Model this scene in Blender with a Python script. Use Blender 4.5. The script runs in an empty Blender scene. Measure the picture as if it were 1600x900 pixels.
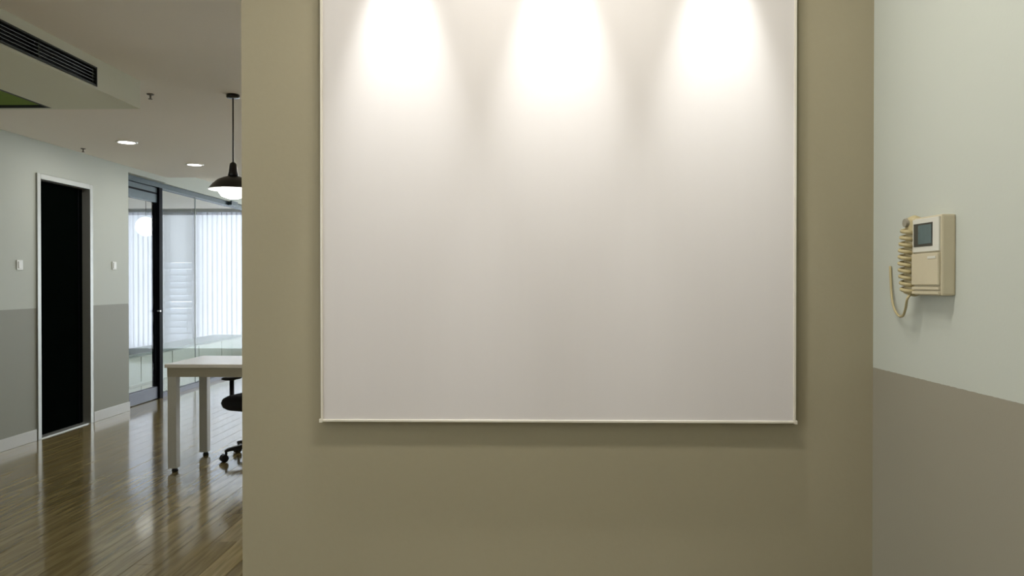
import bpy, bmesh, math, random
from mathutils import Vector, Matrix
random.seed(7)
S = bpy.context.scene
COL = S.collection
PI = math.pi

# ------------------------------------------------------------------ camera
F = 1150.0                                   # focal length in pixels of the 1600 px wide frame
CAM_H, YAW, PITCH = 1.31, math.radians(1.2), math.radians(-0.4)
cd = bpy.data.cameras.new('camera'); cam = bpy.data.objects.new('camera', cd); COL.objects.link(cam)
cd.sensor_width = 36.0; cd.lens = 36.0 * F / 1600.0; cd.clip_start = 0.05
cam.location = (0, 0, CAM_H); cam.rotation_euler = (PI / 2 + PITCH, 0, YAW)
S.camera = cam
ROT = Matrix.Rotation(YAW, 3, 'Z') @ Matrix.Rotation(PI / 2 + PITCH, 3, 'X')
def ray(px, py): return ROT @ Vector(((px - 800) / F, (450 - py) / F, -1))
def on_x(px, py, x): d = ray(px, py); return Vector((0, 0, CAM_H)) + d * (x / d.x)
def on_y(px, py, y): d = ray(px, py); return Vector((0, 0, CAM_H)) + d * (y / d.y)
def on_z(px, py, z): d = ray(px, py); return Vector((0, 0, CAM_H)) + d * ((z - CAM_H) / d.z)

# ------------------------------------------------------------------ world, exposure
W = bpy.data.worlds.new('overcast_daylight'); S.world = W; W.use_nodes = True
W.node_tree.nodes['Background'].inputs[0].default_value = (0.95, 0.975, 1.0, 1)
W.node_tree.nodes['Background'].inputs[1].default_value = 5.4
S.view_settings.view_transform = 'Standard'; S.view_settings.look = 'None'
S.view_settings.exposure = 0.0; S.view_settings.gamma = 1.0; S.view_settings.use_curve_mapping = False
SPOT_W, SPOT_SIZE, WASH_W = 46.0, 37.0, 4.4               # the three picture lights over the board, then the added wash downlights
DOWN_W = 12.0                                 # each ceiling downlight

# ------------------------------------------------------------------ materials
def srgb(r, g, b):
    f = lambda c: (c / 255 / 12.92) if c / 255 <= 0.04045 else ((c / 255 + 0.055) / 1.055) ** 2.4
    return (f(r), f(g), f(b), 1)
def new_mat(name):
    m = bpy.data.materials.new(name); m.use_nodes = True
    n = m.node_tree; return m, n.nodes, n.links, n.nodes['Principled BSDF']
def surf(name, col, rough=0.5, metal=0.0, var=0.05, scale=30.0, bump=0.0, stretch=(1, 1, 1), coat=0.0, spec=0.5):
    m, N, L, B = new_mat(name)
    tc = N.new('ShaderNodeTexCoord'); mp = N.new('ShaderNodeMapping'); mp.inputs['Scale'].default_value = stretch
    nz = N.new('ShaderNodeTexNoise'); nz.inputs['Scale'].default_value = scale; nz.inputs['Detail'].default_value = 4
    L.new(tc.outputs['Object'], mp.inputs[0]); L.new(mp.outputs[0], nz.inputs['Vector'])
    mx = N.new('ShaderNodeMix'); mx.data_type = 'RGBA'
    mx.inputs[6].default_value = tuple(c * (1 - var) for c in col[:3]) + (1,)
    mx.inputs[7].default_value = tuple(min(1, c * (1 + var)) for c in col[:3]) + (1,)
    L.new(nz.outputs['Fac'], mx.inputs[0]); L.new(mx.outputs[2], B.inputs['Base Color'])
    B.inputs['Roughness'].default_value = rough; B.inputs['Metallic'].default_value = metal
    B.inputs['Coat Weight'].default_value = coat; B.inputs['Specular IOR Level'].default_value = spec
    if bump:
        b = N.new('ShaderNodeBump'); b.inputs['Strength'].default_value = bump; b.inputs['Distance'].default_value = 0.004
        L.new(nz.outputs['Fac'], b.inputs['Height']); L.new(b.outputs[0], B.inputs['Normal'])
    return m
def two_tone(name, upper, lower, line):
    m, N, L, B = new_mat(name)
    g = N.new('ShaderNodeNewGeometry'); sp = N.new('ShaderNodeSeparateXYZ'); L.new(g.outputs['Position'], sp.inputs[0])
    nz = N.new('ShaderNodeTexNoise'); nz.inputs['Scale'].default_value = 60; L.new(g.outputs['Position'], nz.inputs['Vector'])
    ad = N.new('ShaderNodeMath'); ad.operation = 'MULTIPLY_ADD'; L.new(nz.outputs['Fac'], ad.inputs[0]); ad.inputs[1].default_value = 0.003
    L.new(sp.outputs['Z'], ad.inputs[2])
    gt = N.new('ShaderNodeMath'); gt.operation = 'GREATER_THAN'; L.new(ad.outputs[0], gt.inputs[0]); gt.inputs[1].default_value = line
    mx = N.new('ShaderNodeMix'); mx.data_type = 'RGBA'; mx.inputs[6].default_value = lower; mx.inputs[7].default_value = upper
    L.new(gt.outputs[0], mx.inputs[0]); L.new(mx.outputs[2], B.inputs['Base Color'])
    B.inputs['Roughness'].default_value = 0.55; B.inputs['Specular IOR Level'].default_value = 0.3
    n2 = N.new('ShaderNodeTexNoise'); n2.inputs['Scale'].default_value = 140; L.new(g.outputs['Position'], n2.inputs['Vector'])
    b = N.new('ShaderNodeBump'); b.inputs['Strength'].default_value = 0.05; b.inputs['Distance'].default_value = 0.003
    L.new(n2.outputs['Fac'], b.inputs['Height']); L.new(b.outputs[0], B.inputs['Normal'])
    return m
def emit(name, col, strength):
    m, N, L, B = new_mat(name)
    B.inputs['Base Color'].default_value = col; B.inputs['Emission Color'].default_value = col
    B.inputs['Emission Strength'].default_value = strength; return m
def glass(name, tint, refl=0.08):
    m, N, L, B = new_mat(name); N.remove(B)
    t = N.new('ShaderNodeBsdfTransparent'); t.inputs[0].default_value = tint
    g = N.new('ShaderNodeBsdfGlossy'); g.inputs['Roughness'].default_value = 0.02
    lw = N.new('ShaderNodeLayerWeight'); lw.inputs[0].default_value = .5
    pw = N.new('ShaderNodeMath'); pw.operation = 'POWER'; L.new(lw.outputs['Facing'], pw.inputs[0]); pw.inputs[1].default_value = 5
    fr = N.new('ShaderNodeMapRange'); fr.inputs[3].default_value = .02; fr.inputs[4].default_value = .5; L.new(pw.outputs[0], fr.inputs[0])
    mx = N.new('ShaderNodeMixShader'); L.new(fr.outputs[0], mx.inputs[0]); L.new(t.outputs[0], mx.inputs[1]); L.new(g.outputs[0], mx.inputs[2])
    L.new(mx.outputs[0], N['Material Output'].inputs[0]); return m
def sheer(name, col, mix):
    m, N, L, B = new_mat(name); N.remove(B)
    tc = N.new('ShaderNodeTexCoord'); mp = N.new('ShaderNodeMapping'); mp.inputs['Scale'].default_value = (120, 120, 6)
    nz = N.new('ShaderNodeTexNoise'); nz.inputs['Scale'].default_value = 1; L.new(tc.outputs['Object'], mp.inputs[0]); L.new(mp.outputs[0], nz.inputs['Vector'])
    cm = N.new('ShaderNodeMix'); cm.data_type = 'RGBA'; cm.inputs[6].default_value = tuple(c * .9 for c in col[:3]) + (1,); cm.inputs[7].default_value = col
    L.new(nz.outputs['Fac'], cm.inputs[0])
    d = N.new('ShaderNodeBsdfDiffuse'); t = N.new('ShaderNodeBsdfTranslucent')
    L.new(cm.outputs[2], d.inputs[0]); L.new(cm.outputs[2], t.inputs[0])
    mx = N.new('ShaderNodeMixShader'); mx.inputs[0].default_value = mix
    L.new(d.outputs[0], mx.inputs[1]); L.new(t.outputs[0], mx.inputs[2]); L.new(mx.outputs[0], N['Material Output'].inputs[0]); return m
def wood_floor(name):
    m, N, L, B = new_mat(name)
    g = N.new('ShaderNodeNewGeometry'); mp = N.new('ShaderNodeMapping'); mp.inputs['Scale'].default_value = (38, 2.2, 1)
    L.new(g.outputs['Position'], mp.inputs[0])
    of = N.new('ShaderNodeVectorMath'); of.operation = 'ADD'; L.new(mp.outputs[0], of.inputs[0])
    sc = N.new('ShaderNodeMath'); sc.operation = 'MULTIPLY'; sc.inputs[1].default_value = 60
    L.new(g.outputs['Random Per Island'], sc.inputs[0]); L.new(sc.outputs[0], of.inputs[1])
    nz = N.new('ShaderNodeTexNoise'); nz.inputs['Scale'].default_value = 1.0; nz.inputs['Detail'].default_value = 5; nz.inputs['Distortion'].default_value = .6
    L.new(of.outputs[0], nz.inputs['Vector'])
    r1 = N.new('ShaderNodeValToRGB'); r1.color_ramp.elements[0].position = .25; r1.color_ramp.elements[1].position = .8
    r1.color_ramp.elements[0].color = srgb(112, 98, 62); r1.color_ramp.elements[1].color = srgb(176, 160, 116)
    L.new(nz.outputs['Fac'], r1.inputs[0])
    r2 = N.new('ShaderNodeMapRange'); r2.inputs[3].default_value = .72; r2.inputs[4].default_value = 1.22
    L.new(g.outputs['Random Per Island'], r2.inputs[0])
    mu = N.new('ShaderNodeMix'); mu.data_type = 'RGBA'; mu.blend_type = 'MULTIPLY'; mu.inputs[0].default_value = 1
    L.new(r1.outputs[0], mu.inputs[6]); L.new(r2.outputs[0], mu.inputs[7]); L.new(mu.outputs[2], B.inputs['Base Color'])
    B.inputs['Roughness'].default_value = 0.14; B.inputs['Coat Weight'].default_value = 0.45; B.inputs['Coat Roughness'].default_value = 0.08
    b = N.new('ShaderNodeBump'); b.inputs['Strength'].default_value = .015; b.inputs['Distance'].default_value = .002
    L.new(nz.outputs['Fac'], b.inputs['Height']); L.new(b.outputs[0], B.inputs['Normal'])
    return m

M = dict(
    wall_l=two_tone('two_tone_wall_paint_office', srgb(186, 192, 184), srgb(146, 148, 138), 1.10),
    taupe=surf('taupe_wall_paint', srgb(157, 149, 125), .6, var=.02, scale=90, bump=.06, spec=.3),
    wall=two_tone('two_tone_wall_paint', srgb(187, 191, 181), srgb(147, 142, 127), 1.10),
    white_wall=surf('white_wall_paint', srgb(205, 205, 200), .6, var=.02, scale=80, bump=.04),
    ceiling=surf('ceiling_paint', srgb(242, 236, 228), .7, var=.02, scale=60, bump=.04, spec=.2),
    bulkhead=surf('bulkhead_paint', srgb(222, 224, 208), .65, var=.02, scale=60, bump=.04, spec=.2),
    base=surf('baseboard_paint', srgb(196, 198, 196), .35, var=.03),
    floor=wood_floor('laminate_planks'),
    under=surf('floor_underlay', srgb(52, 44, 30), .8),
    board=surf('board_face_white', srgb(207, 202, 199), .42, var=.012, scale=3, stretch=(12, 1, .6), bump=.012, spec=.4),
    board_frame=surf('board_frame_aluminium', srgb(222, 216, 202), .3, metal=.25, var=.03),
    board_back=surf('board_back', srgb(120, 112, 96), .7),
    black_door=surf('black_door_lacquer', srgb(5, 9, 7), .7, var=.3, scale=6, spec=0.0),
    steel=surf('brushed_steel', srgb(205, 208, 210), .22, metal=1, var=.05, scale=40, stretch=(1, 1, .05)),
    jamb=surf('door_jamb_steel', srgb(160, 162, 157), .4, metal=.5, var=.05, scale=40, stretch=(1, 1, .05)),
    dark_alu=surf('dark_aluminium', srgb(10, 12, 18), .6, var=.15, spec=.06),
    teal_alu=surf('teal_grey_aluminium', srgb(64, 80, 86), .32, metal=.4, var=.12),
    blue_alu=surf('slate_blue_rail', srgb(56, 60, 76), .4, metal=.1, var=.1),
    black=surf('black_plastic', srgb(17, 17, 19), .4, var=.2),
    black_fabric=surf('black_fabric', srgb(20, 20, 22), .9, var=.3, scale=220, bump=.3),
    lamp_black=surf('lamp_black_enamel', srgb(24, 20, 22), .3, var=.2),
    lamp_white=surf('lamp_white_enamel', srgb(240, 240, 236), .3, var=.02),
    desk_top=surf('desk_laminate', srgb(226, 221, 210), .22, var=.03, scale=14, stretch=(1, 8, 1)),
    desk_edge=surf('desk_apron', srgb(176, 168, 146), .4, var=.06, scale=20),
    desk_leg=surf('desk_leg_paint', srgb(186, 184, 174), .4, var=.05),
    grille=surf('grille_dark', srgb(30, 38, 30), .5, var=.2),
    grille_slat=surf('grille_slat_dark', srgb(52, 60, 50), .45, metal=.3, var=.2),
    olive=surf('vent_olive', srgb(132, 160, 84), .6, var=.15, scale=12),
    plastic=surf('ivory_plastic', srgb(192, 183, 156), .4, var=.03, scale=60),
    plastic_pale=surf('pale_grey_plastic', srgb(205, 204, 192), .4, var=.03),
    plastic_shaded=surf('shaded_ivory_plastic', srgb(176, 163, 122), .45, var=.05),  # handset and cord ivory, darkened for the shade among the coils
    screen=surf('intercom_screen', srgb(92, 108, 108), .12, var=.25, scale=22, stretch=(1, 3, 1)),
    screen_dark=surf('screen_recess', srgb(62, 62, 54), .3, var=.2),
    grey_plastic=surf('grey_plastic', srgb(140, 136, 120), .5),
    switch=surf('switch_white', srgb(208, 210, 204), .3, var=.02),
    glass=glass('partition_glass', (.965, .985, .985, 1)),
    wglass=glass('window_glass', (.95, .98, 1, 1)),
    glass_edge=surf('glass_edge', srgb(170, 182, 182), .2, var=.05),
    sheer=sheer('sheer_vane', (.33, .33, .36, 1), .6),
    sheer_top=sheer('sheer_fabric', (.5, .5, .51, 1), .6),
    slat=sheer('blind_slat', (.62, .63, .66, 1), .45),
    ledge=surf('ledge_front', srgb(186, 192, 182), .5, var=.05, scale=8),
    ledge_top=surf('ledge_top', srgb(104, 116, 108), .4, var=.08, scale=8),
    win_frame=surf('window_frame_paint', srgb(196, 202, 208), .4, var=.04),
    glow=emit('downlight_diffuser', (1, .95, .88, 1), 9),
    glow_spot=emit('picture_light_lens', (1, .95, .86, 1), 12),
    bulb=emit('bulb_glow', (1, .97, .93, 1), 5),
    globe=emit('globe_glow', (1, .98, .92, 1), 1.6),
    chrome=surf('sprinkler_metal', srgb(120, 112, 102), .45, metal=.4, var=.1),
)

# ------------------------------------------------------------------ mesh helpers
def box_bm(bm, a, b, rot=None, loc=None):
    x0, y0, z0 = a; x1, y1, z1 = b
    vs = [bm.verts.new(v) for v in ((x0,y0,z0),(x1,y0,z0),(x1,y1,z0),(x0,y1,z0),(x0,y0,z1),(x1,y0,z1),(x1,y1,z1),(x0,y1,z1))]
    for f in ((3,2,1,0),(4,5,6,7),(0,1,5,4),(1,2,6,5),(2,3,7,6),(3,0,4,7)): bm.faces.new([vs[i] for i in f])
    if rot is not None:
        for v in vs: v.co = rot @ v.co
    if loc is not None:
        for v in vs: v.co += Vector(loc)
    return vs
def link(name, bm, mat, parent=None, smooth=False):
    me = bpy.data.meshes.new(name); bm.normal_update(); bm.to_mesh(me); bm.free()
    o = bpy.data.objects.new(name, me); COL.objects.link(o); me.materials.append(M[mat] if isinstance(mat, str) else mat)
    if smooth:
        for p in me.polygons: p.use_smooth = True
    if parent is not None: o.parent = parent
    return o
def boxes(name, lst, mat, parent=None, bevel=0.0):
    bm = bmesh.new()
    for a, b in lst: box_bm(bm, a, b)
    if bevel: bmesh.ops.bevel(bm, geom=bm.edges[:], offset=bevel, segments=2, affect='EDGES', profile=.6)
    return link(name, bm, mat, parent)
def box(name, a, b, mat, parent=None, bevel=0.0): return boxes(name, [(a, b)], mat, parent, bevel)
def loft(bm, rings, cap0=True, cap1=True):
    R = [[bm.verts.new(p) for p in r] for r in rings]; n = len(R[0])
    for i in range(len(R) - 1):
        for j in range(n): bm.faces.new((R[i][j], R[i][(j+1) % n], R[i+1][(j+1) % n], R[i+1][j]))
    if cap0: bm.faces.new(R[0][::-1])
    if cap1: bm.faces.new(R[-1])
def lathe(bm, prof, c=(0,0,0), n=24, cap0=True, cap1=True):
    loft(bm, [[(c[0]+r*math.cos(2*PI*k/n), c[1]+r*math.sin(2*PI*k/n), c[2]+z) for k in range(n)] for r, z in prof], cap0, cap1)
def tube(bm, pts, r, n=8):
    pts = [Vector(p) for p in pts]; up = Vector((0.13, 0.31, 0.94)); rings = []
    for i, p in enumerate(pts):
        t = (pts[min(i+1, len(pts)-1)] - pts[max(i-1, 0)]).normalized()
        u = t.cross(up); u = u.normalized() if u.length > 1e-4 else Vector((1, 0, 0)); v = t.cross(u).normalized(); up = u.cross(t)
        rr = r[i] if isinstance(r, (list, tuple)) else r
        rings.append([p + (u*math.cos(2*PI*k/n) + v*math.sin(2*PI*k/n)) * rr for k in range(n)])
    loft(bm, rings)
def thing(name, loc, label, cat, group=None, rz=0):
    o = bpy.data.objects.new(name, None); COL.objects.link(o); o.location = loc; o.rotation_euler.z = rz; o.empty_display_size = .1
    return tag(o, label, cat, group)
def tag(o, label, cat, group=None):
    o['label'] = label; o['category'] = cat
    if group: o['group'] = group
    return o
def struct(o): o['kind'] = 'structure'; return o
def lamp(kind, name, loc, power, parent=None, **kw):
    d = bpy.data.lights.new(name, kind); d.energy = power
    for k, v in kw.items(): setattr(d, k, v)
    o = bpy.data.objects.new(name, d); COL.objects.link(o); o.location = loc
    if parent is not None: o.parent = parent
    return o

# ------------------------------------------------------------------ layout numbers
CEIL, CEIL2, YSTEP = 2.50, 2.62, 8.25
XL, XR, XG = -4.08, 0.865, -4.20            # left wall, right wall, glass partition
_c = on_x(1364, 575, XR); D = _c.y           # front wall distance
EDGE = on_y(378, 450, D).x                   # free end of the front wall
YB, YF = -2.6, 13.0                          # wall behind the camera, far window wall
XW, XE = -7.35, 3.2
d0 = on_x(62, 450, XL).y; d1 = on_x(139, 450, XL).y      # black door
yg0 = on_x(201, 450, XL).y                   # end of left wall, start of glass door
yp0 = on_x(237, 450, XG - .045).y            # black post
HEAD = 2.43

# ------------------------------------------------------------------ structure
fl = struct(box('floor', (XW - .1, YB - .1, -.12), (XE + .1, YF + .1, -.006), 'under'))
def plank_cols():
    w, ln = 0.12, 1.2; x = XW; c = 0
    while x < XE:
        y = YB - ln * ((c * 0.37) % 1.0)
        while y < YF:
            yield x, min(x + w, XE), max(y, YB), min(y + ln, YF); y += ln
        x += w; c += 1
near, far = [], []
for p in plank_cols():
    if p[3] - p[2] < .03: continue
    vis = p[0] >= XL - .06 and p[1] <= -.78 and p[3] > 3.25 and p[2] < 9.6 and p[0] < on_y(378, 450, p[3]).x
    (near if vis else far).append(p)
near.sort(key=lambda p: p[2]); far += near[300:]; near = near[:300]
G = .0012
cache = {}
for x0, x1, y0, y1 in near:
    key = (round(x1 - x0, 3), round(y1 - y0, 3))
    if key not in cache:
        bm = bmesh.new(); w, l = key; box_bm(bm, (G, G, -.0055), (w - G, l - G, 0))
        o = link('plank', bm, 'floor', fl); cache[key] = o.data
    else:
        o = bpy.data.objects.new('plank', cache[key]); COL.objects.link(o); o.parent = fl
    o.location = (x0, y0, 0)
bm = bmesh.new()
for x0, x1, y0, y1 in far: box_bm(bm, (x0 + G, y0 + G, -.0055), (x1 - G, y1 - G, 0))
o = link('plank_field', bm, 'floor', fl); o['kind'] = 'stuff'

struct(boxes('ceiling', [((XL - .12, YB, CEIL), (XE, YSTEP, CEIL + .3)), ((XW, YSTEP, CEIL2), (XE, YF, CEIL2 + .18)),
                         ((XW, yg0 - .3, CEIL2), (XL - .12, YSTEP, CEIL2 + .18))], 'ceiling'))
struct(box('wall_front', (EDGE, D, 0), (XE, D + .12, CEIL), 'taupe'))
struct(box('wall_right', (XR, YB, 0), (XR + .12, D, CEIL), 'wall'))
struct(box('wall_back', (XL, YB - .12, 0), (XR + .12, YB, CEIL), 'white_wall'))
struct(boxes('wall_left', [((XL - .12, YB, 0), (XL, -2.2, CEIL)), ((XL - .12, -2.2, 0), (XL, .85, .95)), ((XL - .12, -2.2, 2.25), (XL, .85, CEIL)), ((XL - .12, .85, 0), (XL, d0 - .045, CEIL)), ((XL - .12, d0 - .045, 2.225), (XL, d1 + .045, CEIL)),
                           ((XL - .12, d1 + .045, 0), (XL, yg0, CEIL)),
                           ((XL - .12, yg0, HEAD + .01), (XL, YSTEP, CEIL)), ((XL - .12, YSTEP, HEAD + .01), (XL - .04, YF, CEIL2))], 'wall_l'))
struct(box('wall_office_right', (XE, D + .12, 0), (XE + .12, YF, CEIL2), 'white_wall'))
struct(boxes('wall_meeting_room', [((XW - .12, yg0 - .42, 0), (XW, YF, CEIL2)), ((XW, yg0 - .42, 0), (XL - .12, yg0 - .3, CEIL2))], 'white_wall'))
struct(boxes('baseboard_left', [((XL, YB, 0), (XL + .012, d0 - .06, .095)), ((XL, d1 + .06, 0), (XL + .012, yg0, .095))], 'base', bevel=.003))
struct(box('baseboard_right', (XR - .012, YB, 0), (XR, D, .095), 'base', bevel=.003))

# far window wall with openings
bays = [(-7.20, -6.50), (-6.42, -5.96), (-5.88, -4.32), (-3.95, -.9), (-.8, 1.1), (1.2, 3.05)]  # right-hand three bays are unseen, added to bring daylight into the office
Z0, Z1 = .10, 2.56
lst = [((XW, YF, 0), (XE, YF + .12, Z0)), ((XW, YF, Z1), (XE, YF + .12, CEIL2))]
xs = [XW] + [v for b in bays for v in b] + [XE]
for i in range(0, len(xs), 2): lst.append(((xs[i], YF, Z0), (xs[i+1], YF + .12, Z1)))
struct(boxes('wall_far', lst, 'white_wall'))
for i, (a, b) in enumerate(bays):
    w = bpy.data.objects.new('window_%d' % (i + 1), None); COL.objects.link(w); w.location = (0, 0, 0); struct(w)
    f = .035
    boxes('window_frame', [((a, YF + .03, Z0), (a + f, YF + .08, Z1)), ((b - f, YF + .03, Z0), (b, YF + .08, Z1)),
                           ((a + f, YF + .03, Z0), (b - f, YF + .08, Z0 + f)), ((a + f, YF + .03, Z1 - f), (b - f, YF + .08, Z1))], 'win_frame', w)
    box('pane', (a + f, YF + .05, Z0 + f), (b - f, YF + .056, Z1 - f), 'wglass', w)

w = bpy.data.objects.new('window_%d' % (len(bays) + 1), None); COL.objects.link(w); struct(w)  # unseen side window, added to throw soft daylight from the left
boxes('window_frame', [((XL - .08, a, .99), (XL - .03, a + .04, 2.21)) for a in (-2.2, -.69, .81)] +
      [((XL - .08, -2.2, .95), (XL - .03, .85, .99)), ((XL - .08, -2.2, 2.21), (XL - .03, .85, 2.25))], 'win_frame', w)
for a, b in ((-2.16, -.69), (-.65, .81)): box('pane', (XL - .06, a, .99), (XL - .054, b, 2.21), 'wglass', w)

# dropped bulkhead along the left wall with the air outlet
BX, BZ = on_z(0, 12, CEIL).x, 2.335
BY = on_z(60, 171, BZ).y
V0 = on_z(84, 170, BZ)
vx0, vx1, vy0, vy1 = XL + .45, V0.x, 3.7, BY - .03
bh = struct(boxes('ceiling_bulkhead', [((XL, YB, BZ), (vx0, BY, CEIL)), ((vx1, YB, BZ), (BX - .03, BY, CEIL)),
                  ((vx0, YB, BZ), (vx1, vy0, CEIL)), ((vx0, vy1, BZ), (vx1, BY, CEIL)), ((vx0, vy0, BZ + .09), (vx1, vy1, CEIL))], 'bulkhead'))
gz0, gz1 = on_x(0, 67, BX).z, on_x(0, 30, BX).z
gy1 = on_x(151, 120, BX).y; gy0 = 1.2
boxes('bulkhead_face', [((BX - .03, YB, BZ), (BX, gy0, CEIL)), ((BX - .03, gy1, BZ), (BX, BY, CEIL)),
                        ((BX - .03, gy0, BZ), (BX, gy1, gz0)), ((BX - .03, gy0, gz1), (BX, gy1, CEIL))], 'bulkhead', bh)

def air_grille():
    t = thing('air_grille', (BX, (gy0 + gy1) / 2, gz0), 'long dark linear air outlet grille set in the ceiling bulkhead', 'air vent')
    L_, H = (gy1 - gy0) / 2, gz1 - gz0
    box('back_plate', (-.028, -L_, 0), (-.024, L_, H), 'black', t)
    boxes('frame', [((-.012, -L_, 0), (.004, L_, .008)), ((-.012, -L_, H - .008), (.004, L_, H)), ((-.012, -L_, .008), (.004, -L_ + .008, H - .008)), ((-.012, L_ - .008, .008), (.004, L_, H - .008))], 'grille', t)
    n = 5; bm = bmesh.new(); box_bm(bm, (-.011, -L_ + .008, -.0016), (.011, L_ - .008, .0016), Matrix.Rotation(math.radians(28), 3, 'Y'))
    s = link('slat', bm, 'grille_slat', t); s.location = (-.012, 0, .008 + (H - .016) * .5 / n)
    for k in range(1, n):
        c = s.copy(); COL.objects.link(c); c.location.z = .008 + (H - .016) * (k + .5) / n
    for y in [-L_ + .55 * k for k in range(1, int(2 * L_ / .55) + 1)]:
        box('divider', (-.022, y - .004, .008), (-.002, y + .004, H - .008), 'grille_slat', t)
air_grille()
def return_vent():
    t = thing('return_vent', ((vx0 + vx1) / 2, (vy0 + vy1) / 2, BZ), 'olive green return air vent recessed in the bulkhead underside', 'air vent')
    a, b = (vx1 - vx0) / 2, (vy1 - vy0) / 2
    boxes('frame', [((-a, -b, 0), (-a + .02, b, .03)), ((a - .02, -b, 0), (a, b, .03)), ((-a + .02, -b, 0), (a - .02, -b + .02, .03)), ((-a + .02, b - .02, 0), (a - .02, b, .03))], 'grille', t)
    n = 9; bm = bmesh.new(); box_bm(bm, (-a + .02, -.03, -.0015), (a - .02, .03, .0015), Matrix.Rotation(math.radians(-30), 3, 'X'))
    s = link('slat', bm, 'olive', t)
    for k in range(n):
        c = s if k == 0 else s.copy()
        if k: COL.objects.link(c)
        c.location = (0, -b + .02 + (2 * b - .04) * (k + .5) / n, .03)
return_vent()

# ------------------------------------------------------------------ black door in the left wall
dr = bpy.data.objects.new('door_1', None); COL.objects.link(dr); struct(dr); dr.location = (XL, (d0 + d1) / 2, 0)
hw = (d1 - d0) / 2; fw = .045
boxes('door_frame', [((-.12, -hw - fw, 0), (.014, -hw, 2.18 + fw)), ((-.12, hw, 0), (.014, hw + fw, 2.18 + fw)), ((-.12, -hw, 2.18), (.014, hw, 2.18 + fw))], 'jamb', dr, bevel=.003)
box('door_leaf', (-.10, -hw + .002, .012), (-.06, hw - .002, 2.178), 'black_door', dr, bevel=.002)
box('door_stile', (-.06, hw - .07, .012), (-.054, hw - .062, 2.178), 'dark_alu', dr)
box('threshold', (-.12, -hw, 0), (.004, hw, .008), 'jamb', dr)

# ------------------------------------------------------------------ glass partition and glass door
PW = .075
px0, px1 = XG - .045, XG + .045
yp1 = yp0 + PW
gp = thing('glass_partition', (XG, yp0, 0), 'full height glass partition with black post and dark header beside the desk', 'partition')
def loc_y(y): return y - yp0
boxes('post', [((-.045, 0, 0), (.045, PW, HEAD - .01))], 'dark_alu', gp, bevel=.004)
box('header', (-.05, loc_y(yg0), HEAD - .045), (.05, loc_y(YF), HEAD + .008), 'teal_alu', gp)
box('base_rail', (-.03, PW, 0), (.03, loc_y(YF), .05), 'blue_alu', gp)
joints = [yp1, on_x(305, 450, XG).y, on_x(305, 450, XG).y + 1.15, on_x(305, 450, XG).y + 2.3, YF]
for i in range(len(joints) - 1):
    a, b = joints[i] + .002, joints[i+1] - .002
    p = box('pane', (-.006, loc_y(a), .05), (.006, loc_y(b), HEAD - .045), 'glass', gp)
    if i == 1: boxes('joint_strip', [((-.0065, loc_y(joints[i]) - .004, .05), (.0065, loc_y(joints[i]) + .004, HEAD - .045))], 'glass_edge', gp)
yb = on_x(356, 314, XG).y
box('bracket', (.05, loc_y(yb) - .11, HEAD - .04), (.10, loc_y(yb) + .11, HEAD + .02), 'teal_alu', gp, bevel=.004)

gd = thing('glass_door', (XG, (yg0 + yp0) / 2, 0), 'glass door with teal top rail and slate bottom rail beside the black post', 'door')
h2 = (yp0 - yg0) / 2 - .006
box('pane', (-.006, -h2, .14), (.006, h2, HEAD - .215), 'glass', gd)
box('bottom_rail', (-.025, -h2, .008), (.025, h2, .14), 'blue_alu', gd, bevel=.003)
tr = boxes('top_rail', [((-.025, -h2, HEAD - .215), (.025, h2, HEAD - .05))], 'teal_alu', gd, bevel=.003)
box('groove', (.025, -h2, HEAD - .125), (.028, h2, HEAD - .105), 'dark_alu', tr)
box('handle', (.025, h2 - .012, .985), (.062, h2 + .004, 1.0), 'steel', gd)

# ------------------------------------------------------------------ room beyond the glass: ledge, blinds, globe lamp
LX, LH = -5.0, .40
le = thing('low_ledge', (LX - .25, 10.3, 0), 'long low pale ledge with grey top behind the glass partition', 'ledge')
box('body', (-.25, -2.55, 0), (.235, 2.51, LH - .035), 'ledge', le)
box('top', (-.26, -2.57, LH - .035), (.26, 2.52, LH), 'ledge_top', le, bevel=.004)
for k in range(6):
    box('front_panel', (.235, -2.54 + k * .84, .03), (.245, -2.54 + k * .84 + .82, LH - .05), 'ledge', le, bevel=.002)

def vertical_blind(a, b, label, tilt):
    t = thing('vertical_blind', ((a + b) / 2, YF - .09, CEIL2), label, 'blind', None)
    h = (b - a) / 2
    box('headrail', (-h, -.025, -.06), (h, .025, 0), 'win_frame', t)
    n = max(2, int(round((b - a) / .088))); st = 2 * h / n
    bm = bmesh.new(); R = Matrix.Rotation(math.radians(tilt), 3, 'Z')
    N_ = 5; pr = []
    for k in range(N_):
        u = (k / (N_ - 1) - .5); pr.append(R @ Vector((u * .098, .006 * (1 - 4 * u * u), 0)))
    top = [bm.verts.new(p + Vector((0, 0, -.06))) for p in pr]; bot = [bm.verts.new(p + Vector((0, 0, -2.5))) for p in pr]
    for k in range(N_ - 1): bm.faces.new((top[k], top[k+1], bot[k+1], bot[k]))
    s = link('vane', bm, 'sheer', t, True)
    for k in range(n):
        c = s if k == 0 else s.copy()
        if k: COL.objects.link(c)
        c.location.x = -h + st * (k + .5); c.rotation_euler.z = random.uniform(-.14, .14)
vertical_blind(-7.25, -6.46, 'narrow white vertical blind seen through the glass door', 16)
vertical_blind(-5.92, -4.28, 'wide white vertical blind behind the glass panes above the ledge', 14)
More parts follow.
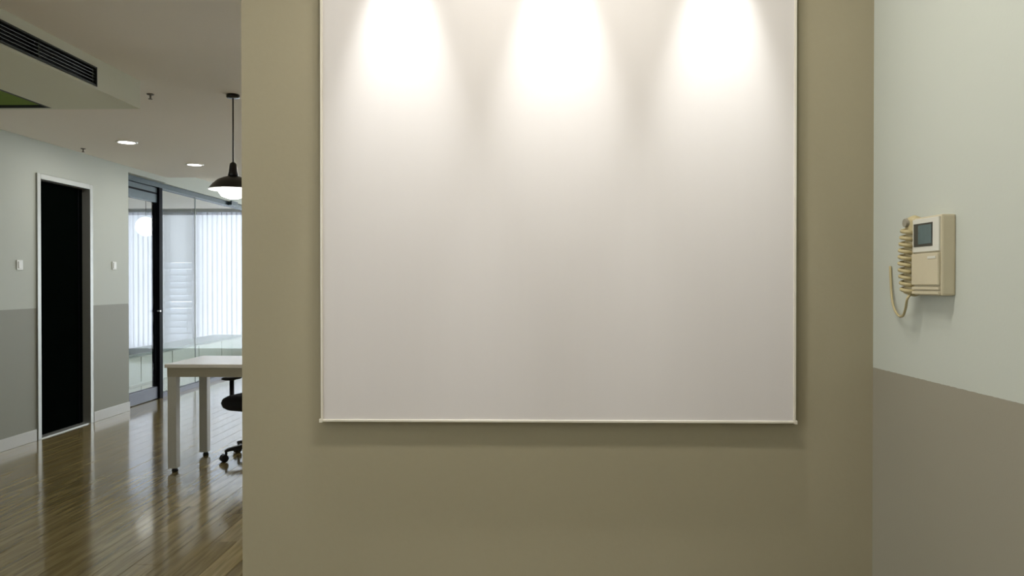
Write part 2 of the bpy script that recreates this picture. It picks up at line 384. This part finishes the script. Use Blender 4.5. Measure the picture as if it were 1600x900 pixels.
def slat_blind(a, b):
    t = thing('slat_blind', ((a + b) / 2, YF - .06, CEIL2), 'pale horizontal slat blind beside the black post behind glass', 'blind')
    h = (b - a) / 2
    box('headrail', (-h, -.03, -.06), (h, .03, 0), 'win_frame', t)
    n = 13; z0, z1 = -.95, -2.45; st = (z1 - z0) / n
    bm = bmesh.new(); box_bm(bm, (-h, -.06, -.0015), (h, .06, .0015), Matrix.Rotation(math.radians(76), 3, 'X'))
    s = link('slat', bm, 'slat', t)
    for k in range(n):
        c = s if k == 0 else s.copy()
        if k: COL.objects.link(c)
        c.location.z = z0 + st * (k + .5); c.rotation_euler.x = random.uniform(-.16, .1)
    bm = bmesh.new(); box_bm(bm, (-h, -.003, -.95), (h, .003, -.06)); link('upper_fabric', bm, 'sheer_top', t)
    boxes('ladder_cord', [((-h * .6 - .002, -.004, -2.5), (-h * .6 + .002, .004, -.06)), ((h * .6 - .002, -.004, -2.5), (h * .6 + .002, .004, -.06))], 'win_frame', t)
slat_blind(-6.45, -5.94)

gl = on_y(228, 354, 10.2)
g = thing('globe_pendant', (gl.x, gl.y, CEIL2), 'white glowing globe pendant lamp seen through the glass door', 'lamp')
dz = gl.z - CEIL2
bm = bmesh.new(); lathe(bm, [(.05, -.02), (.055, 0)], n=20); link('canopy', bm, 'lamp_white', g, True)
bm = bmesh.new(); tube(bm, [(0, 0, -.02), (0, 0, dz + .13)], .004); link('cord', bm, 'lamp_black', g, True)
bm = bmesh.new(); bmesh.ops.create_uvsphere(bm, u_segments=24, v_segments=14, radius=.135, matrix=Matrix.Translation((0, 0, dz))); link('globe', bm, 'globe', g, True)

# ------------------------------------------------------------------ ceiling fittings
def downlight(p, label, group=None, power=DOWN_W):
    t = thing('downlight', p, label, 'ceiling light', group)
    bm = bmesh.new(); lathe(bm, [(.066, -.001), (.066, -.006), (.078, -.008), (.086, -.004), (.087, 0)], n=28, cap0=False, cap1=False); link('trim_ring', bm, 'lamp_white', t, True)
    bm = bmesh.new(); lathe(bm, [(.067, -.004), (.067, -.001)], n=28); link('diffuser', bm, 'glow', t)
    l = lamp('AREA', 'downlight_lamp', (0, 0, -.012), power, t, shape='DISK', size=.13, color=(1, .96, .89))
    return t
downlight(on_z(198, 222, CEIL), 'glowing round recessed downlight in the ceiling between bulkhead and glass door', None, DOWN_W * .4)
downlight(on_z(304, 257, CEIL), 'glowing round recessed downlight in the ceiling before the ceiling step', None, DOWN_W * .4)
for q in [(-3.37, 2.9), (-1.2, 6.3), (1.2, 6.3), (1.2, 4.2)]:  # unseen office downlights, added for more light
    downlight((q[0], q[1], BZ if q[0] < BX and q[1] < BY and not (vx0 < q[0] < vx1) else CEIL), 'added recessed downlight in the office ceiling out of the picture', 'added office downlights') if not (q[0] < BX and q[1] < BY) else None
for q in [(-1.3, .3), (-1.3, -1.2), (-2.15, .9), (-2.15, -.4), (-.3, -1.2)]:  # unseen fill downlights, added to brighten the entrance walls
    downlight((q[0], q[1], CEIL), 'added unseen fill downlight in the entrance ceiling facing the board', 'added entrance downlights', DOWN_W * .34)
for px in (640, 872, 1104):  # unseen, added to wash the board and cast the shadow below it
    downlight((on_y(px, 100, D - .62).x, D - .62, CEIL), 'added unseen wash downlight in the ceiling in front of the white board', 'added downlights before the board', WASH_W)

def picture_light(x, label):
    t = thing('picture_light', (x, D - .17, CEIL), label, 'spotlight', 'spotlights over the board')
    bm = bmesh.new(); lathe(bm, [(.045, -.02), (.05, 0)], n=20); link('canopy', bm, 'lamp_white', t, True)
    bm = bmesh.new(); tube(bm, [(0, 0, -.02), (0, 0, -.055)], .008); link('stem', bm, 'lamp_white', t, True)
    aim = math.atan2(.16, CEIL - .13 - 1.45)
    bm = bmesh.new(); lathe(bm, [(.02, .05), (.032, .04), (.034, -.045), (.031, -.045), (.029, -.03)], n=20, cap1=False)
    h = link('head', bm, 'lamp_white', t, True); h.location = (0, .01, -.09); h.rotation_euler.x = aim
    bm = bmesh.new(); lathe(bm, [(.029, -.031), (.029, -.028)], n=20); link('lens', bm, 'glow_spot', h)
    l = lamp('SPOT', 'picture_lamp', (0, 0, -.05), SPOT_W, h, spot_size=math.radians(SPOT_SIZE), spot_blend=1.0, shadow_soft_size=.02, color=(.98, 1, 1))
for px, w in ((626, 'over the left part of'), (872, 'over the middle of'), (1120, 'over the right part of')):
    picture_light(on_y(px, 100, D).x, 'white adjustable spotlight %s the white board' % w)

def sprinkler(p, label, s=1.0):
    t = thing('ceiling_sprinkler', p, label, 'sprinkler')
    bm = bmesh.new(); lathe(bm, [(.012*s, -.008), (.026*s, -.006), (.03*s, 0)], n=18); link('rosette', bm, 'chrome', t, True)
    bm = bmesh.new(); lathe(bm, [(.007*s, -.03), (.008*s, -.008)], n=12); link('stem', bm, 'chrome', t, True)
    bm = bmesh.new(); lathe(bm, [(.016*s, -.033), (.018*s, -.03)], n=14); link('deflector', bm, 'chrome', t)
sprinkler(on_z(235, 147, CEIL), 'small dark sprinkler head on the ceiling beside the bulkhead end', .75)
p = on_z(130, 232, CEIL); p.x = max(p.x, XL + .06); sprinkler(p, 'small dark sprinkler head on the ceiling by the black door', .7)

# pendant over the desk
pp = on_z(364, 148, CEIL)
zb = on_y(364, 296, pp.y).z - CEIL; zn = on_y(364, 276, pp.y).z - CEIL; zt = on_y(364, 256, pp.y).z - CEIL
pr = abs(on_y(328, 296, pp.y).x - pp.x)
t = thing('pendant_lamp', pp, 'black barn style pendant lamp hanging from the ceiling near the desk', 'lamp')
bm = bmesh.new(); lathe(bm, [(.036, -.022), (.04, -.018), (.04, 0)], n=24); link('canopy', bm, 'lamp_black', t, True)
bm = bmesh.new(); tube(bm, [(0, 0, -.02), (0, 0, zt)], .0045); link('cord', bm, 'lamp_black', t, True)
bm = bmesh.new(); lathe(bm, [(.034, zn - .005), (.03, zn + .02), (.024, zt - .02), (.02, zt), (.006, zt + .012)], n=24); link('socket', bm, 'lamp_black', t, True)
bm = bmesh.new()
o_ = [(.034, zn + .002), (.06, zn - .006), (.095, zn - .022), (.125, zn - .05), (pr, zb), ]
lathe(bm, o_, n=32, cap0=False, cap1=False)
sh = link('shade', bm, 'lamp_black', t, True)
bm = bmesh.new(); lathe(bm, [(r - .003, z - .003) for r, z in o_], n=32, cap0=False, cap1=False); link('shade_lining', bm, 'lamp_white', sh, True)
bm = bmesh.new(); lathe(bm, [(.02, zn), (.03, zn - .03), (.085, zb - .0), (.088, zb - .02), (.07, zb - .045), (.03, zb - .058), (.004, zb - .06)], n=24); link('bulb', bm, 'bulb', t, True)
lamp('POINT', 'pendant_light', (0, 0, zb - .075), 6, t, shadow_soft_size=.05, color=(1, .95, .88))

# ------------------------------------------------------------------ the board on the front wall
bl = on_y(500.5, 400, D - .026); br = on_y(1244.5, 400, D - .026); bz = on_y(870, 660.5, D - .026).z
BT = 2.2; cx = (bl.x + br.x) / 2; hwid = (br.x - bl.x) / 2; hh = BT - bz
t = thing('wall_board', (cx, D, bz), 'large blank white board with thin pale frame on the taupe wall', 'board')
T0 = -.026
fr = .006
box('board_panel', (-hwid + fr, T0 + .003, fr), (hwid - fr, -.004, hh - fr), 'board', t)
for nme, a, b in (('frame_strip', (-hwid, T0, fr), (-hwid + fr, -.004, hh - fr)), ('frame_strip', (hwid - fr, T0, fr), (hwid, -.004, hh - fr)),
                  ('frame_strip', (-hwid, T0, 0), (hwid, -.004, fr)), ('frame_strip', (-hwid, T0, hh - fr), (hwid, -.004, hh))):
    box(nme, a, b, 'board_frame', t, bevel=.0012)
for sx in (-1, 1):
    box('corner_cap', (sx * hwid - .004, T0 - .001, -.002), (sx * hwid + .004, -.003, .007), 'board_frame', t, bevel=.001)
box('backing', (-hwid + .004, -.004, .004), (hwid - .004, 0, hh - .004), 'board_back', t)

# ------------------------------------------------------------------ switches on the left wall
def switch(px, py, label):
    p = on_x(px, py, XL)
    t = thing('light_switch', p, label, 'switch')
    box('plate', (0, -.036, -.04), (.007, .036, .04), 'switch', t, bevel=.003)
    box('rocker', (.007, -.02, -.028), (.011, .02, .028), 'switch', t, bevel=.002)
    return t
switch(178, 415, 'white light switch on the wall between black door and glass door')
switch(30, 414, 'pale light switch on the wall before the black door')

# ------------------------------------------------------------------ intercom on the right wall
ip = on_x(1494, 400, XR); yn = ip.y
zi0, zi1 = on_x(1494, 462, XR).z, on_x(1494, 334, XR).z
dep = abs(on_y(1468, 400, yn).x - XR); wd = on_x(1425, 400, XR - dep).y - yn
t = thing('intercom', (XR, yn, zi0), 'ivory video intercom with small screen and corded handset on the right wall', 'intercom')
H = zi1 - zi0
box('body', (-dep + .004, 0, 0), (0, wd, H), 'plastic', t, bevel=.004)
up = box('upper_panel', (-dep, .004, H * .55), (-dep + .004, wd - .002, H - .004), 'plastic_pale', t, bevel=.0015)
box('screen_recess', (-dep - .001, .026, H * .62), (-dep, wd - .008, H - .014), 'screen_dark', up)
box('screen', (-dep - .002, .028, H * .65), (-dep - .001, wd - .028, H - .018), 'screen', up)
lo = box('lower_panel', (-dep - .002, .003, H * .13), (-dep + .004, wd - .001, H * .53), 'plastic', t, bevel=.002)
box('button_bar', (-dep - .003, .01, H * .46), (-dep - .002, .04, H * .49), 'plastic_pale', lo)
for k in range(2):
    box('bottom_rib', (-dep - .001, .003, H * (.015 + .055 * k)), (-dep + .004, wd - .001, H * (.05 + .055 * k)), 'plastic', t, bevel=.001)
# handset hanging at the far side
hc = wd + .020
bm = bmesh.new(); rings = []
for k in range(25):
    s = k / 24; z = -.004 + s * (H + .012)
    bow = math.sin(PI * s)
    wy = .017 + .008 * max(0, 1 - s / .25) + .006 * max(0, 1 - (1 - s) / .22)
    wx = .013 + .008 * max(0, 1 - s / .28) + .006 * max(0, 1 - (1 - s) / .2)
    e = min(1, math.sqrt(max(0, 1 - (1 - min(s, 1 - s) / .05) ** 2))) if min(s, 1 - s) < .05 else 1
    wy *= max(e, .15); wx *= max(e, .15)
    rings.append([(-.018 - .006 * bow + wx * math.cos(2*PI*j/16), hc + wy * math.sin(2*PI*j/16), z) for j in range(16)])
loft(bm, rings); hs = link('handset', bm, 'plastic_shaded', t, True)
bm = bmesh.new(); lathe(bm, [(.009, -.004), (.011, .004)], n=16); o = link('earpiece', bm, 'grey_plastic', hs); o.rotation_euler = (0, PI / 2, 0); o.location = (-.036, hc, H * .95)
bm = bmesh.new(); box_bm(bm, (-.03, wd - .001, H * .3), (-.004, wd + .014, H * .75)); link('cradle', bm, 'plastic', t)
bm = bmesh.new(); pts = []
turns = 10
for k in range(turns * 14 + 1):
    a = 2 * PI * k / 14; s = k / (turns * 14); z = H * .88 - s * (H * .86)
    pts.append((-.032 - .006 * math.sin(PI * s) + .010 * math.cos(a), hc + .015 * math.sin(a), z))
tube(bm, pts, .0042, 7); link('coiled_cord', bm, 'plastic_shaded', t, True)
bm = bmesh.new()
def I(px, py, off=.02): q = on_x(px, py, XR - off); return Vector((q.x - XR, q.y - yn, q.z - zi0))
ctrl = [Vector(pts[-1]), I(1418, 466, .04), I(1415, 482, .03), I(1411, 493, .02), I(1405, 494, .012), I(1398, 484, .01), I(1394, 468, .008), I(1392, 445, .006), I(1391, 416, .004)]
sm = []
for i in range(len(ctrl) - 1):
    p0, p1, p2, p3 = ctrl[max(i-1,0)], ctrl[i], ctrl[i+1], ctrl[min(i+2, len(ctrl)-1)]
    for k in range(6):
        u = k / 6; sm.append(.5 * ((2*p1) + (p2-p0)*u + (2*p0-5*p1+4*p2-p3)*u*u + (3*p1-p0-3*p2+p3)*u**3))
sm.append(ctrl[-1]); tube(bm, sm, .0028, 7); link('cord_loop', bm, 'plastic_shaded', t, True)

# ------------------------------------------------------------------ desk
f0 = on_z(270, 738, 0); f1 = on_z(316, 712, 0)
LW = .031
xl = (f0.x + f1.x) / 2
ya, yb_ = f0.y + LW, f1.y + LW
dk = thing('desk', (xl, ya, 0), 'pale laminate desk with four square legs near the glass partition', 'desk')
DL, DD = 1.4, yb_ - ya
tl = on_y(257, 570, ya - .05).x - xl
box('tabletop', (tl, -.055, .725), (DL + .06, DD + .06, .75), 'desk_top', dk, bevel=.003)
boxes('apron', [((-LW, -LW, .66), (DL + LW, -LW + .02, .725)), ((-LW, DD + LW - .02, .66), (DL + LW, DD + LW, .725)),
                ((-LW, -LW + .02, .66), (-LW + .02, DD + LW - .02, .725)), ((DL + LW - .02, -LW + .02, .66), (DL + LW, DD + LW - .02, .725))], 'desk_edge', dk)
for x in (0, DL):
    for y in (0, DD):
        lg = boxes('leg', [((x - LW + .001, y - LW + .001, .025), (x + LW - .001, y + LW - .001, .724))], 'desk_leg', dk, bevel=.003)
        bm = bmesh.new(); lathe(bm, [(.02, 0), (.022, .01), (.012, .026)], (x + .008, y, 0), n=14); link('foot', bm, 'black', lg, True)

# ------------------------------------------------------------------ office chair tucked under the desk
cs = on_z(350, 722, 0)
ch = thing('office_chair', (cs.x + .20, cs.y + .17, 0), 'black office chair on castors tucked behind the desk', 'chair', None, math.radians(252))
bm = bmesh.new(); lathe(bm, [(.035, .07), (.05, .08), (.05, .11), (.03, .125)], n=18); link('hub', bm, 'black', ch, True)
bm = bmesh.new(); lathe(bm, [(.026, .12), (.026, .24), (.016, .245), (.016, .38)], n=16); link('gas_column', bm, 'black', ch, True)
a0 = math.atan2(-.17, -.20) - ch.rotation_euler.z
for k in range(5):
    a = a0 + 2 * PI * k / 5; u = Vector((math.cos(a), math.sin(a), 0)); v = Vector((-u.y, u.x, 0))
    bm = bmesh.new(); rings = []
    for s, zt_, h_, w_ in ((.03, .115, .04, .026), (.13, .112, .032, .021), (.225, .098, .022, .016), (.25, .09, .018, .014)):
        c = u * s; rings.append([c + v*w_ + Vector((0,0,zt_-h_)), c + v*w_*.8 + Vector((0,0,zt_)), c - v*w_*.8 + Vector((0,0,zt_)), c - v*w_ + Vector((0,0,zt_-h_))])
    loft(bm, rings); lg = link('base_leg', bm, 'black', ch)
    bm = bmesh.new()
    for sd in (-1, 1):
        R = Matrix.Rotation(a, 4, 'Z') @ Matrix.Translation((.262, sd * .014, .028)) @ Matrix.Rotation(PI / 2, 4, 'X')
        n0 = len(bm.verts); lathe(bm, [(.02, -.010), (.028, -.007), (.028, .007), (.02, .010)], n=18); bm.verts.ensure_lookup_table()
        for vv in bm.verts[n0:]: vv.co = R @ vv.co
    link('caster', bm, 'black', lg, True)
    bm = bmesh.new(); lathe(bm, [(.009, .04), (.009, .075), (.014, .085)], (u.x * .247, u.y * .247, 0), n=10); link('caster_stem', bm, 'black', lg, True)
def cushion(name, sx, sy, sz, mat, parent, e=.5, seg=20, rg=8):
    bm = bmesh.new(); rings = []
    sp = lambda c, p: math.copysign(abs(c) ** p, c)
    for i in range(1, rg):
        ph = -PI / 2 + PI * i / rg; r = abs(math.cos(ph)) ** .45; z = sz * sp(math.sin(ph), .8)
        rings.append([(sx * r * sp(math.cos(2*PI*j/seg), e), sy * r * sp(math.sin(2*PI*j/seg), e), z) for j in range(seg)])
    loft(bm, rings); return link(name, bm, mat, parent, True)
st = cushion('seat', .235, .235, .06, 'black_fabric', ch, .65); st.location = (.01, 0, .42)
boxes('seat_plate', [((-.12, -.1, .355), (.12, .1, .375))], 'black', ch, bevel=.004)
bk = cushion('backrest', .24, .20, .035, 'black_fabric', ch); bk.rotation_euler = (0, math.radians(80), 0); bk.location = (-.27, 0, .70)
bm = bmesh.new(); tube(bm, [(-.1, 0, .365), (-.24, 0, .37), (-.30, 0, .42), (-.31, 0, .55), (-.30, 0, .70)], [.02, .02, .02, .018, .016]); link('back_support', bm, 'black', ch, True)
for sd in (-1, 1):
    bm = bmesh.new(); tube(bm, [(.02, sd * .10, .365), (.02, sd * .22, .37), (.02, sd * .237, .40), (.02, sd * .237, .575)], .018); ar = link('armrest_post', bm, 'black', ch, True)
    pd = cushion('armrest_pad', .085, .048, .013, 'black', ar, .6); pd.location = (.02, sd * .237, .585)
